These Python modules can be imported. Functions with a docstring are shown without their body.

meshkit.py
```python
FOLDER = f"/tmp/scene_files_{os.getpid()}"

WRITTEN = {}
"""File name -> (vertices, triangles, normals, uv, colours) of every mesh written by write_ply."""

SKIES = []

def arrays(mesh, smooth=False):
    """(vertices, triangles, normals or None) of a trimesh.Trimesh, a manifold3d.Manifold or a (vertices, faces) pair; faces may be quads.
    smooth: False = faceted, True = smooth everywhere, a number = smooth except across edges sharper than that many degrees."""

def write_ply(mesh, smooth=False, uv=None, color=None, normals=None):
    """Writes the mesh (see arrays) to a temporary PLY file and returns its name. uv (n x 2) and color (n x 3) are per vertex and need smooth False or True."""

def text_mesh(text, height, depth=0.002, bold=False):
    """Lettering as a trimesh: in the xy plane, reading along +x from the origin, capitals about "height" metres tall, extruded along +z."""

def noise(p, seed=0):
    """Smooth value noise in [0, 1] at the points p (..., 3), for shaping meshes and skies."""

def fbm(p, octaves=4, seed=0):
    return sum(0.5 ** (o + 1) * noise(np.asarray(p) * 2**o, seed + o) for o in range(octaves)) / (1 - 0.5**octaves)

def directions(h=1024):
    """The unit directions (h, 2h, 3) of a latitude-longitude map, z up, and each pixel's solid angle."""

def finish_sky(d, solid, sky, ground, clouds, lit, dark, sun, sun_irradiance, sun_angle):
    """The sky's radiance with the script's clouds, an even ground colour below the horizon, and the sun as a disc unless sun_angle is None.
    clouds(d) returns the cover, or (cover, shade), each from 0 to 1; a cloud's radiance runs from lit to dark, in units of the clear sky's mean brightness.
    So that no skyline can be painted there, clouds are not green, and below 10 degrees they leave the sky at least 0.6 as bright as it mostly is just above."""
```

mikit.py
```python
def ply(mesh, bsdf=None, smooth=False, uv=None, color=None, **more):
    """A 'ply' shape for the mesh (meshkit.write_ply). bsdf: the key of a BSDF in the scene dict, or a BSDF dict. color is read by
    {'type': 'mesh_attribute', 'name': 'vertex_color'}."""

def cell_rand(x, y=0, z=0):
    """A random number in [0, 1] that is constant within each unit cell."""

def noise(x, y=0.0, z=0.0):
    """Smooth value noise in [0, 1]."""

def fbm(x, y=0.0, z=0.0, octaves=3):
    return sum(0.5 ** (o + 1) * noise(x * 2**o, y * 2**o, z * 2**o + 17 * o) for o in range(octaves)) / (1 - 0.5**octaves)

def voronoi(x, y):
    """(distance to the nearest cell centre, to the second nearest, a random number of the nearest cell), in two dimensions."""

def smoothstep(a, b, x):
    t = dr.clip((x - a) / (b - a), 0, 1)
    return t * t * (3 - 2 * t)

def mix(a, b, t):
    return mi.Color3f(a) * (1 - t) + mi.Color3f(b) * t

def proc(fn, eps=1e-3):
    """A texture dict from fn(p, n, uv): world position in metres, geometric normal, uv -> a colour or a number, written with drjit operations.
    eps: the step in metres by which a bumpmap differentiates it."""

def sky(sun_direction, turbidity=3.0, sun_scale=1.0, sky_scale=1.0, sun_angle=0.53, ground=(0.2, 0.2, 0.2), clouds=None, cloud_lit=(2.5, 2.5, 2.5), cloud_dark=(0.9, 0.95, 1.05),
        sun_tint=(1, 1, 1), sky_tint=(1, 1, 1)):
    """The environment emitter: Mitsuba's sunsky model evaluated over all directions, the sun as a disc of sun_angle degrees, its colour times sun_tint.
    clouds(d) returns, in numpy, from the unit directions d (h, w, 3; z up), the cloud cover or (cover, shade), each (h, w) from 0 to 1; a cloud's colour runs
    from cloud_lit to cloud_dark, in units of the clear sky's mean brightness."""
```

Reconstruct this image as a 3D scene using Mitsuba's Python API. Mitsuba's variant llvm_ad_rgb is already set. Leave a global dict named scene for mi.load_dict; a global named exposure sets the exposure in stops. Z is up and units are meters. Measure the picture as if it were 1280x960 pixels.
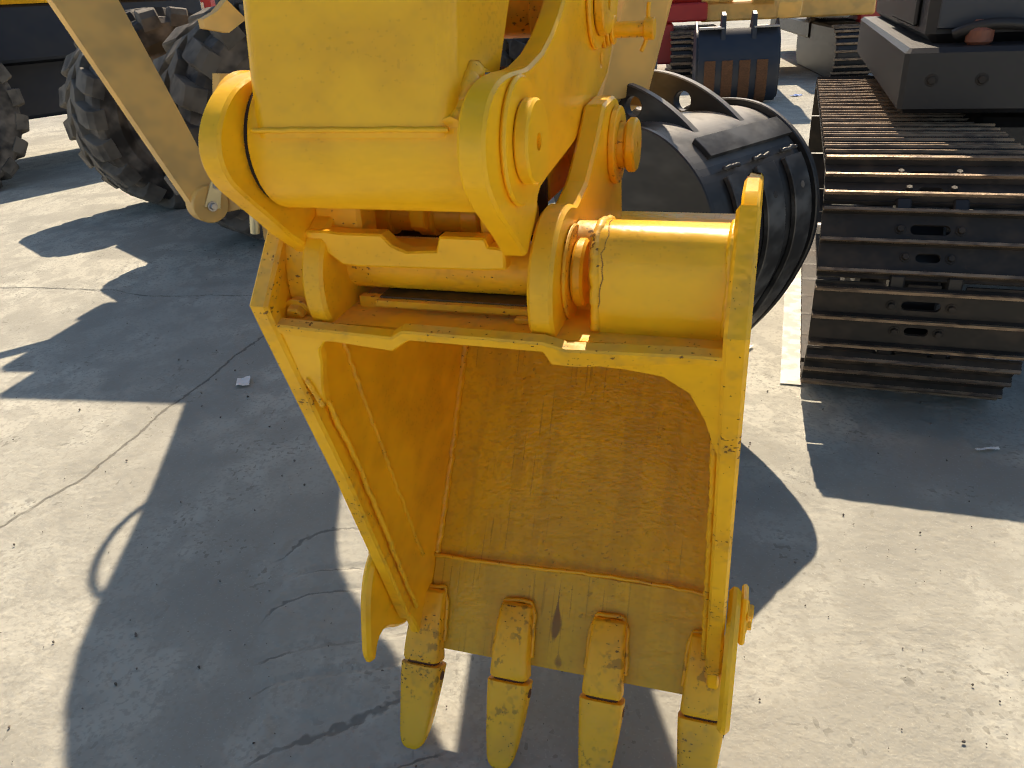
import math, numpy as np, trimesh, mitsuba as mi, drjit as dr, mikit, meshkit
from mikit import noise, fbm, voronoi, smoothstep, mix, cell_rand
from shapely.geometry import Polygon, LineString, Point, box as sbox
from shapely.ops import unary_union
rng = np.random.default_rng(7)
scene, labels = {'type': 'scene'}, {}
A = np.array
# ------------------------------------------------------------------ camera, sky, exposure
TH, RO, EYE = math.radians(26.0), math.radians(3.1), 1.6
fw = A([0, math.cos(TH), -math.sin(TH)]); u0 = A([0, math.sin(TH), math.cos(TH)])
upv = math.cos(RO) * u0 + math.sin(RO) * A([1., 0, 0])
scene['camera'] = {'type': 'perspective', 'fov': 2 * math.degrees(math.atan(0.640)), 'fov_axis': 'x', 'near_clip': 0.05, 'far_clip': 400.0,
    'to_world': mi.ScalarTransform4f().look_at(origin=[0, 0, EYE], target=(A([0, 0, EYE]) + fw).tolist(), up=upv.tolist()),
    'film': {'type': 'hdrfilm', 'width': 1024, 'height': 768}}
SA, SE = math.radians(13.0), math.radians(50.0)
SUN = A([math.sin(SA) * math.cos(SE), math.cos(SA) * math.cos(SE), math.sin(SE)])
scene['sky'] = mikit.sky(SUN.tolist(), turbidity=3.5, sky_scale=.85, sky_tint=(1.07, .98, .85))
exposure = 2.3

# ------------------------------------------------------------------ mesh helpers
def tm(v, f): return trimesh.Trimesh(A(v, float), A(f, int), process=False)
def cat(*ms):
    ms = [m for x in ms for m in (x if isinstance(x, (list, tuple)) else [x])]
    return trimesh.util.concatenate(ms)
def merged(m):
    m = m.copy(); m.merge_vertices(digits_vertex=6); return m
def tri_cap(poly):
    v, f = trimesh.creation.triangulate_polygon(poly, engine='earcut'); return A(v), A(f)
def clean(poly): return poly.buffer(0)
def ring_pts(r, ccw=True):
    p = A(r.coords)[:-1, :2]
    a = np.sum(p[:, 0] * np.roll(p[:, 1], -1) - np.roll(p[:, 0], -1) * p[:, 1])
    return p if (a > 0) == ccw else p[::-1]
def miter(p, b):
    e = np.roll(p, -1, 0) - p; e /= np.linalg.norm(e, axis=1, keepdims=True) + 1e-12
    n = np.stack([-e[:, 1], e[:, 0]], 1); n0 = np.roll(n, 1, 0)
    m = n + n0; d = np.maximum(1 + np.sum(n * n0, 1), 0.35)[:, None]
    return p + b * m / d
def plate(poly, h0, h1, b=0.003, hb=None):
    """Polygon (x, y) extruded from h0 to h1 with chamfered rims."""
    if not hasattr(poly, 'exterior'): poly = Polygon(poly)
    poly = poly.simplify(0.0004); b = min(b, 0.45 * (h1 - h0)); vs, fs, n = [], [], 0
    rings = [ring_pts(poly.exterior, True)] + [ring_pts(i, False) for i in poly.interiors]
    ins = [miter(r, b) for r in rings]
    for r, q in zip(rings, ins):
        k = len(r)
        for pts, h in ((q, h0), (r, h0 + b), (r, h1 - b), (q, h1)): vs.append(np.c_[pts, np.full(k, h)])
        i = np.arange(k); j = (i + 1) % k
        for s in range(3):
            a0, a1 = n + s * k, n + (s + 1) * k
            fs += [np.c_[a0 + i, a0 + j, a1 + j], np.c_[a0 + i, a1 + j, a1 + i]]
        n += 4 * k
    cp = Polygon(ins[0], ins[1:])
    cv, cf = tri_cap(cp if cp.is_valid else poly)
    a, b2, c = (cv[cf[:, k]] for k in range(3))
    flip = ((b2 - a)[:, 0] * (c - a)[:, 1] - (b2 - a)[:, 1] * (c - a)[:, 0]) < 0
    cf[flip] = cf[flip][:, ::-1]
    vs += [np.c_[cv, np.full(len(cv), h1)], np.c_[cv, np.full(len(cv), h0)]]
    fs += [cf + n, cf[:, ::-1] + n + len(cv)]
    return merged(tm(np.vstack(vs), np.vstack(fs)))
def crect(x0, x1, y0, y1, c=0.004):
    c = min(c, .4 * abs(x1 - x0), .4 * abs(y1 - y0))
    return Polygon([(x0 + c, y0), (x1 - c, y0), (x1, y0 + c), (x1, y1 - c), (x1 - c, y1), (x0 + c, y1), (x0, y1 - c), (x0, y0 + c)])
def bx(x0, x1, y0, y1, z0, z1, c=0.004): return plate(crect(x0, x1, y0, y1, c), z0, z1, c)
def basis(ax):
    ax = A(ax, float); ax /= np.linalg.norm(ax)
    u = np.cross(ax, [0, 0, 1.] if abs(ax[2]) < .9 else [1., 0, 0]); u /= np.linalg.norm(u)
    return u, np.cross(ax, u), ax
def lathe(prof, p0, ax, n=32):
    """prof: (radius, height) pairs along ax from p0."""
    u, v, w = basis(ax); t = np.linspace(0, 2 * np.pi, n, endpoint=False); p0 = A(p0, float)
    vs, fs = [], []
    for r, h in prof: vs.append(p0 + h * w + r * (np.cos(t)[:, None] * u + np.sin(t)[:, None] * v))
    k = len(prof); i = np.arange(n); j = (i + 1) % n
    for s in range(k - 1): fs += [np.c_[s * n + i, s * n + j, (s + 1) * n + j], np.c_[s * n + i, (s + 1) * n + j, (s + 1) * n + i]]
    vs += [[p0 + prof[0][1] * w, p0 + prof[-1][1] * w]]
    fs += [np.c_[np.full(n, k * n), j, i], np.c_[np.full(n, k * n + 1), (k - 1) * n + i, (k - 1) * n + j]]
    return tm(np.vstack(vs), np.vstack(fs))
def cyl(p0, p1, r, b=0.003, n=32):
    d = A(p1, float) - A(p0, float); L = np.linalg.norm(d); b = min(b, .4 * L, .4 * r)
    return lathe([(r - b, 0), (r, b), (r, L - b), (r - b, L)], p0, d, n)
def annulus(p0, p1, r, ri, b=0.002, n=40):
    d = A(p1, float) - A(p0, float); L = np.linalg.norm(d); u, v, w = basis(d); t = np.linspace(0, 2 * np.pi, n, endpoint=False)
    prof = [(ri, 0), (r - b, 0), (r, b), (r, L - b), (r - b, L), (ri, L), (ri, 0)]
    vs = np.vstack([A(p0, float) + h * w + q * (np.cos(t)[:, None] * u + np.sin(t)[:, None] * v) for q, h in prof])
    i = np.arange(n); j = (i + 1) % n; fs = []
    for s in range(len(prof) - 1): fs += [np.c_[s * n + i, s * n + j, (s + 1) * n + j], np.c_[s * n + i, (s + 1) * n + j, (s + 1) * n + i]]
    return merged(tm(vs, np.vstack(fs)))
def hexbolt(p, ax, r=.014, h=.01, washer=True):
    m = [lathe([(r * .93, 0), (r, .001), (r, h * .8), (r * .85, h)], p, ax, 6)]
    if washer: m.append(cyl(A(p) - A(ax) * .001, A(p) + A(ax) * .0025, r * 1.45, .001, 16))
    return cat(m)
def loft(rings):
    n = len(rings[0]); vs = np.vstack(rings); fs = []; i = np.arange(n); j = (i + 1) % n
    for s in range(len(rings) - 1): fs += [np.c_[s * n + i, s * n + j, (s + 1) * n + j], np.c_[s * n + i, (s + 1) * n + j, (s + 1) * n + i]]
    vs = np.vstack([vs, rings[0].mean(0), rings[-1].mean(0)]); k = len(rings) * n
    fs += [np.c_[np.full(n, k), j, i], np.c_[np.full(n, k + 1), k - n + i, k - n + j]]
    m = tm(vs, np.vstack(fs))
    if m.volume < 0: m.invert()
    return m
def tube(pts, r, n=10, caps=True):
    p = A(pts, float); t = np.gradient(p, axis=0); t /= np.linalg.norm(t, axis=1, keepdims=True) + 1e-12
    r = np.broadcast_to(r, (len(p),)); a = np.linspace(0, 2 * np.pi, n, endpoint=False)
    u = np.cross(t[0], [0, 0, 1.] if abs(t[0][2]) < .9 else [1., 0, 0]); rings = []
    for k in range(len(p)):
        u = u - t[k] * (u @ t[k]); u /= np.linalg.norm(u); v = np.cross(t[k], u)
        rings.append(p[k] + r[k] * (np.cos(a)[:, None] * u + np.sin(a)[:, None] * v))
    return loft(rings)
def spline(pts, n=40, closed=False):
    from scipy.interpolate import CubicSpline
    p = A(pts, float); s = np.r_[0, np.cumsum(np.linalg.norm(np.diff(p, axis=0), axis=1))]
    return CubicSpline(s, p)(np.linspace(0, s[-1], n))
def resample(pts, step):
    p = A(pts, float); s = np.r_[0, np.cumsum(np.linalg.norm(np.diff(p, axis=0), axis=1))]
    n = max(2, int(s[-1] / step) + 1); q = np.linspace(0, s[-1], n)
    return np.stack([np.interp(q, s, p[:, k]) for k in range(p.shape[1])], 1)
def weld(pts, r=.006, seed=0):
    """A wobbling, rippled weld bead along a path."""
    p = resample(pts, .004); k = len(p); g = np.random.default_rng(seed)
    rr = r * (1 + .07 * np.sin(np.arange(k) * 1.9) + .22 * (np.interp(np.arange(k), np.arange(0, k + 8, 8), g.random(len(np.arange(0, k + 8, 8)))) - .5))
    if k > 8: p[1:-1] += (meshkit.noise(p[1:-1] * 60 + seed) - .5)[:, None] * r * .7
    return tube(p, rr, 8)
def roughen(m, amp, freq, seed=0):
    n = m.vertex_normals; m = m.copy(); m.vertices = m.vertices + n * ((meshkit.fbm(m.vertices * freq, 3, seed) - .5) * 2 * amp)[:, None]; return m
class Frame:
    """Local axes: local (x, y, z) -> world."""
    def __init__(s, o, ex, ey, ez): s.o, s.M = A(o, float), np.stack([ex, ey, ez]).astype(float)
    def __call__(s, m):
        m = m.copy(); m.vertices = s.o + m.vertices @ s.M
        if np.linalg.det(s.M) < 0: m.invert()
        return m
    def p(s, q): return s.o + A(q, float) @ s.M
def obj(key, mesh, mat, smooth=False, label=None, **kw):
    k, i = key, 0
    while k in scene: i += 1; k = f'{key}_{i:03d}'
    scene[k] = mikit.ply(mesh, mat, smooth=smooth)
    d = {}
    if label: d['label'] = label
    d.update(kw)
    if d: labels[k] = d
    return k
def thing(key, label, category, group=None):
    labels[key] = {'label': label, 'category': category}
    if group: labels[key]['group'] = group
    return key

# ------------------------------------------------------------------ materials
def rgb(*c): return mi.Color3f(*c)
def mat(name, base, rough, metallic=0., spec=.5, bump=None, scale=1., eps=1e-3, **kw):
    b = {'type': 'principled', 'metallic': metallic, 'specular': spec, **kw}
    b['base_color'] = mikit.proc(base) if callable(base) else {'type': 'rgb', 'value': list(base)}
    b['roughness'] = mikit.proc(rough) if callable(rough) else float(rough)
    b = {'type': 'twosided', 'bsdf': b}
    if bump: b = {'type': 'bumpmap', 'arbitrary': mikit.proc(bump, eps), 'scale': scale, 'bsdf': b}
    scene[name] = b
YEL = (.88, .488, .011)
def yellow_fn(base, dirt, rust, dust):
    def fn(p, n, uv):
        big = fbm(p.x * 9, p.y * 9, p.z * 9, 3); fine = fbm(p.x * 70, p.y * 70, p.z * 70, 2); sp = fbm(p.x * 190, p.y * 190, p.z * 190, 2)
        c = mix(base, (base[0] * .86, base[1] * .82, base[2] * .8), smoothstep(.35, .75, big))
        c = mix(c, (.50, .29, .04), dirt * smoothstep(.5, .85, fine * .6 + big * .45))
        c = mix(c, (.60, .47, .26), dust * smoothstep(.35, .9, big) * smoothstep(.1, .9, n.z))
        r = smoothstep(.685, .72, sp * .6 + big * .42) * rust
        return mix(c, (.10, .035, .012), r)
    return fn
def peel(a, b, f1, f2): return lambda p, n, uv: a * fbm(p.x * f1, p.y * f1, p.z * f1, 2) + b * noise(p.x * f2, p.y * f2, p.z * f2)
def rgh(lo, hi, f=14): return lambda p, n, uv: lo + (hi - lo) * fbm(p.x * f, p.y * f, p.z * f, 3)
mat('yellow_paint', yellow_fn(YEL, .15, .12, .15), rgh(.18, .42), bump=peel(.0011, .0002, 28, 170), spec=.38)
mat('yellow_rough', yellow_fn((.86, .468, .010), .55, .8, .35), rgh(.3, .6), bump=peel(.0016, .0006, 40, 150), spec=.38)
mat('weld_paint', yellow_fn((.86, .468, .010), .6, .7, .2), .35, bump=peel(.001, .0006, 90, 260))
mat('rust', lambda p, n, uv: mix((.085, .036, .016), (.20, .09, .035), fbm(p.x * 60, p.y * 60, p.z * 60, 3)), .8, bump=peel(.001, .0006, 90, 260))
mat('grime', lambda p, n, uv: mix((.10, .055, .015), (.030, .020, .012), smoothstep(.3, .7, fbm(p.x * 30, p.y * 30, p.z * 30, 3))), .5, bump=peel(.0012, .0006, 60, 200))
mat('rust_stain', (.30, .145, .03), .8)
mat('tan_paint', lambda p, n, uv: mix((.78, .46, .12), (.60, .37, .11), smoothstep(.35, .7, fbm(p.x * 5, p.y * 5, p.z * 5, 3))), rgh(.35, .6), bump=peel(.0008, .0002, 30, 160))
mat('black_paint', lambda p, n, uv: mix(mix((.012, .0125, .014), (.034, .034, .034), smoothstep(.5, .85, fbm(p.x * 8, p.y * 8, p.z * 16, 4))), (.30, .29, .27), .55 * smoothstep(.55, 1., dr.abs(n.z)) * smoothstep(.2, .6, fbm(p.x * 9, p.y * 9, p.z * 9, 3))), rgh(.34, .52, 20), bump=peel(.0007, .0002, 30, 190))
mat('worn_black', lambda p, n, uv: mix((.035, .035, .036), (.125, .125, .123), smoothstep(.35, .75, fbm(p.x * 9, p.y * 9, p.z * 12, 4))), rgh(.35, .55, 12), metallic=.45, bump=peel(.0006, .0003, 60, 240))
mat('navy_paint', lambda p, n, uv: mix((.018, .026, .045), (.035, .038, .045), fbm(p.x * 6, p.y * 6, p.z * 6, 3)), .4)
mat('track_steel', lambda p, n, uv: mix((.032, .029, .026), (.060, .048, .038), smoothstep(.4, .8, fbm(p.x * 14, p.y * 14, p.z * 14, 4))), rgh(.45, .7), metallic=.15, spec=.3, bump=peel(.0012, .0005, 50, 200))
mat('grouser_steel', lambda p, n, uv: mix((.27, .195, .13), (.10, .075, .057), smoothstep(.35, .75, fbm(p.x * 22, p.y * 22, p.z * 60, 4))), rgh(.35, .6), metallic=.55, bump=peel(.001, .0005, 60, 200))
mat('dark_steel', (.025, .025, .027), .45, metallic=.3)
mat('bright_steel', lambda p, n, uv: mix((.55, .55, .55), (.40, .39, .38), fbm(p.x * 40, p.y * 40, p.z * 40, 2)), .35, metallic=.9)
mat('zinc', (.62, .56, .36), .35, metallic=.8)
mat('rubber', lambda p, n, uv: mix((.030, .028, .027), (.20, .175, .15), smoothstep(.35, .75, fbm(p.x * 6, p.y * 6, p.z * 6, 4))), .75, bump=peel(.002, .0006, 30, 120))
mat('hose_rubber', (.02, .02, .021), .5)
mat('dusty_rubber', lambda p, n, uv: mix((.15, .135, .115), (.06, .055, .050), smoothstep(.35, .75, fbm(p.x * 7, p.y * 7, p.z * 7, 4))), .8, bump=peel(.0015, .0006, 30, 120))
mat('red_paint', (.45, .035, .03), .4)
mat('white_paint', (.75, .73, .68), .5)
mat('glass_dark', (.01, .014, .016), .06, spec=.6)
mat('lamp_lens', (.75, .78, .80), .12)
mat('orange_paint', (.20, .075, .045), .6)
mat('paper', (.78, .77, .73), .8)
mat('blue_plastic', (.03, .12, .42), .4)
mat('stone', lambda p, n, uv: mix((.05, .045, .04), (.22, .19, .16), noise(p.x * 30, p.y * 30)), .85)
mat('line_paint', lambda p, n, uv: mix((.60, .59, .55), (.44, .42, .37), smoothstep(.42, .62, fbm(p.x * 18, p.y * 18, 0, 4))), .6)
# concrete: plain, stained, with the slab joints and cracks of the yard
JOINTS = [((-9, 6.4), (-3.39, 5.18), (-2.54, 4.99), (-2.31, 4.83), (-1.5, 4.71), (.6, 4.3)), ((-2.5, .9), (-1.69, 2.66), (-1.575, 3.115), (-1.45, 3.6), (-1.335, 4.0), (-1.15, 4.65))]
CRACKS = [((-.80, 2.12), (-.62, 2.09), (-.50, 2.15), (-.36, 2.12)), ((-.72, 1.87), (-.55, 1.80), (-.40, 1.86), (-.22, 1.80))]
def seg_d(px, py, a, b):
    dx, dy = b[0] - a[0], b[1] - a[1]
    t = dr.clip(((px - a[0]) * dx + (py - a[1]) * dy) / (dx * dx + dy * dy), 0, 1)
    return dr.sqrt(dr.square(px - a[0] - t * dx) + dr.square(py - a[1] - t * dy))
def joint_mask(p):
    px = p.x + .035 * (noise(p.x * 6, p.y * 6) - .5) + .012 * (noise(p.x * 40, p.y * 40, 5) - .5); py = p.y + .035 * (noise(p.x * 6, p.y * 6, 9) - .5) + .012 * (noise(p.x * 40, p.y * 40, 7) - .5)
    m = mi.Float(0)
    for lines, w, s in ((JOINTS, .009, 1.0),):
        for L in lines:
            for a, b in zip(L[:-1], L[1:]): m = dr.maximum(m, s * (1 - smoothstep(w * .4, w, seg_d(px, py, a, b))))
    return m * smoothstep(.25, .55, noise(p.x * 9, p.y * 9, 3) + .25)
def concrete(p, n, uv):
    big = fbm(p.x * .9, p.y * .9, 0, 4); mid = fbm(p.x * 6, p.y * 6, 3, 4); fine = fbm(p.x * 90, p.y * 90, 5, 3); sp = noise(p.x * 220, p.y * 220, 1)
    c = mix((.52, .475, .405), (.43, .395, .34), smoothstep(.34, .70, big))
    c = mix(c, (.60, .56, .485), .40 * smoothstep(.42, .78, mid))
    c = mix(c, (.30, .275, .24), .62 * smoothstep(.46, .72, fbm(p.x * 3.1, p.y * 3.1, 8, 4)))
    c = mix(c, (.36, .33, .285), .55 * smoothstep(.48, .64, fbm(p.x * 13 + 3, p.y * 8, 11, 4)))
    c = mix(c, (.35, .315, .265), .6 * smoothstep(.45, .78, fine))
    c = mix(c, (.66, .62, .55), .20 * smoothstep(.8, .95, sp))
    c = mix(c, (.16, .145, .125), .45 * smoothstep(.80, .84, noise(p.x * 75, p.y * 75, 4)) * smoothstep(.5, .7, mid))
    c = mix(c, (.12, .105, .09), .6 * joint_mask(p))
    dx, dy = .1713, -.9852; u = (p.x + .62) * dx + (p.y - 2.35) * dy; v = -(p.x + .62) * dy + (p.y - 2.35) * dx
    ph = u / .150 - 7. * v * v + 1.5 * v + .30 * dr.sin(9 * p.x + 2) + .22 * dr.sin(17 * p.y + 1) + .10 * (noise(p.x * 60, p.y * 60, 2) - .5); w = ph - dr.floor(ph)
    tm_ = smoothstep(.25, .20, dr.abs(v)) * smoothstep(.03, .12, u) * smoothstep(1.32, 1.2, u) * smoothstep(.22, .45, fbm(p.x * 5, p.y * 5, 6, 3))
    c = mix(c, (.15, .14, .125), .70 * tm_ * (1 - smoothstep(.02, .065, dr.abs(w - .06))))
    c = mix(c, (.40, .37, .32), .5 * tm_ * smoothstep(.1, .3, w))
    return c * rgb(.85, .915, .925)
def concrete_bump(p, n, uv): return .004 * fbm(p.x * 45, p.y * 45, 2, 3) + .0012 * noise(p.x * 210, p.y * 210) - .006 * joint_mask(p)
mat('concrete', concrete, .85, spec=.25, bump=concrete_bump, eps=.002)
# bucket inside: thick repaint over rough metal, dust, dark oily runs on the lip
ANG = math.radians(18.4)
LX = A([math.cos(ANG), -math.sin(ANG), 0]); FX = A([math.sin(ANG), math.cos(ANG), 0]); ZX = A([0, 0, 1.]); BO = A([.0546, 1.3192, 0])
def inside(p, n, uv):
    l = (p.x - BO[0]) * LX[0] + (p.y - BO[1]) * LX[1]; z = p.z
    big = fbm(p.x * 7, p.y * 7, p.z * 4, 3); fine = fbm(p.x * 110, p.y * 110, p.z * 110, 2)
    c = mix((.78, .462, .008), (.69, .402, .008), smoothstep(.35, .7, big))
    c = mix(c, (.60, .34, .02), .45 * smoothstep(.4, .75, fbm(p.x * 16, p.y * 16, p.z * 9, 4)))
    c = mix(c, (.56, .31, .016), .4 * smoothstep(.45, .75, fine))
    c = mix(c, (.46, .26, .022), .35 * smoothstep(.45, .7, fbm(l * 38, p.y * 5, z * 3.5, 3)))
    c = mix(c, (.58, .36, .03), .4 * (1 - smoothstep(.345, .40, z + .08 * (l + .2))))
    c = mix(c, (.34, .185, .015), .45 * smoothstep(.74, .84, noise(l * 240, z * 9, p.y * 7)) * smoothstep(.4, .7, fbm(l * 9, z * 9, 3, 2)))
    c = mix(c, (.22, .12, .02), .45 * smoothstep(.82, .88, noise(l * 170, z * 140, p.y * 140)) * smoothstep(.45, .65, big))
    w = .012 * (noise(z * 25, l * 30) - .5)
    for lc, z0, z1, wd in ((-.016, .245, .375, .0095), (-.004, .195, .245, .0085)):
        t = dr.clip((z1 - z) / (z1 - z0), 0, 1); wt = .12 + .88 * smoothstep(.35, .75, t) * (1 - .75 * smoothstep(.8, 1, t)); d = dr.abs(l - lc + w * .7)
        c = mix(c, (.15, .062, .022), .8 * (1 - smoothstep(wd * wt * .5, wd * wt * 1.25, d)) * smoothstep(z0 - .004, z0 + .012, z) * (1 - smoothstep(z1 - .05, z1, z)))
    return c
mat('bucket_inside', inside, rgh(.25, .5, 25), bump=peel(.0020, .0011, 45, 190), spec=.4)
tf_ = yellow_fn((.88, .475, .010), .5, .9, .1)
def tooth_fn(p, n, uv): return mix(tf_(p, n, uv), (.22, .12, .02), .6 * smoothstep(.585, .66, fbm(p.x * 70, p.y * 70, p.z * 40, 4)) * smoothstep(.45, .62, fbm(p.x * 14, p.y * 14, p.z * 14, 2)))
mat('tooth_paint', tooth_fn, rgh(.3, .6), bump=peel(.0016, .0006, 40, 150))
# ------------------------------------------------------------------ ground: one sheet, fine near the camera
def axis_grid(lo, hi, step, far):
    a = np.arange(lo, hi, step); g = step * 1.35 ** np.arange(1, 60); r = hi + np.cumsum(g); r = r[r < far]; l = lo - np.cumsum(g); l = l[l > -far]
    return np.r_[-far, l[::-1], a, r, far]
def tread_height(x, y):
    """Caked mud printed by a passing chevron tyre: low curved ridges left of the bucket."""
    h = np.zeros_like(x)
    c0, c1 = A([-.62, 2.35]), A([-.42, 1.2]); d = (c1 - c0) / np.linalg.norm(c1 - c0); q = A([-d[1], d[0]])
    u = (x - c0[0]) * d[0] + (y - c0[1]) * d[1]; v = (x - c0[0]) * q[0] + (y - c0[1]) * q[1]
    ph = u / .150 - 7. * v * v + 1.5 * v + .30 * np.sin(9 * x + 2) + .22 * np.sin(17 * y + 1)
    w = ph - np.floor(ph)
    bar = np.clip(1 - np.abs(w - .5) / .44, 0, 1); bar = np.minimum(bar * 4.5, 1)
    m = np.clip((.24 - np.abs(v)) / .05, 0, 1) * np.clip((u - .05) / .1, 0, 1) * np.clip((1.3 - u) / .1, 0, 1)
    br = np.clip((meshkit.fbm(np.stack([x * 5, y * 5, 0 * x], -1), 3, 8) - .22) * 8, 0, 1)
    return .007 * bar * m * br
gx, gy = axis_grid(-1.9, 2.1, .009, 150.0), axis_grid(.85, 3.6, .009, 150.0)
X, Y = np.meshgrid(gx, gy)
Pn = np.stack([X, Y, 0 * X], -1)
near = np.clip(1 - (np.hypot(X, Y - 2) - 3) / 6, 0, 1)
Z = near * ((meshkit.fbm(Pn * 2.2, 3, 1) - .5) * .008 + (meshkit.fbm(Pn * 22, 3, 2) - .5) * .0045) + tread_height(X, Y)
nx, ny = len(gx), len(gy)
ii = (np.arange(ny - 1)[:, None] * nx + np.arange(nx - 1)).ravel()
gm = tm(np.stack([X, Y, Z], -1).reshape(-1, 3), np.vstack([np.c_[ii, ii + 1, ii + nx + 1], np.c_[ii, ii + nx + 1, ii + nx]]))
obj('ground', gm, 'concrete', True, 'stained pale concrete yard slab with cracks and tyre prints', kind='structure')
lp0, lp1 = A([1.255, 3.10]), A([2.4, 6.4]); ld = (lp1 - lp0) / np.linalg.norm(lp1 - lp0); lq = A([-ld[1], ld[0]])
obj('painted_line', plate(Polygon([lp0 - lq * .005, lp1 - lq * .005, lp1 + lq * .085, lp0 + lq * .085][::-1]), .0065, .0085, .0005), 'line_paint', False, 'worn white line painted on the concrete beside the crawler track', kind='structure')

# ------------------------------------------------------------------ the yellow digging bucket, local (l, f, z)
B = Frame(BO, LX, FX, ZX)
def Bp(m_xyh): return B(m_xyh)
def lplate(poly, l0, l1, b=.003):           # polygon (f, z), thickness along l
    m = plate(poly, l0, l1, b); m.vertices = m.vertices[:, [2, 0, 1]]; return B(m)
bk = thing('excavator_bucket', 'yellow four-toothed digging bucket hanging open towards the viewer with its teeth on the concrete', 'excavator bucket')
prof = A([(.055, .19), (.114, .284), (.173, .378), (.286, .53), (.393, .69), (.467, .809), (.515, .92), (.525, 1.02), (.49, 1.10), (.41, 1.152), (.30, 1.165)])
pin = spline(prof[2:], 44)
def sheet(line, t):                        # polygon of a line thickened outward
    p = A(line); e = np.gradient(p, axis=0); e /= np.linalg.norm(e, axis=1, keepdims=True); n = np.stack([e[:, 1], -e[:, 0]], 1)
    return Polygon(np.vstack([p, (p + n * t)[::-1]]))
W = .333
obj('excavator_bucket__back_wall', lplate(sheet(pin, .02), -W, W, .001), 'bucket_inside', 40)
dlip = A([.118, .188]); dlip = dlip / np.linalg.norm(dlip); nlip = A([-dlip[1], dlip[0]])
l0, l1 = A([.055, .19]), A([.173, .378])
lipp = [l0 + nlip * .005, l0 - nlip * .022, l1 - nlip * .03, l1 + nlip * .004]
obj('excavator_bucket__lip_plate', lplate(Polygon(lipp).buffer(0), -W, W, .003), 'bucket_inside', 30)
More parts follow.
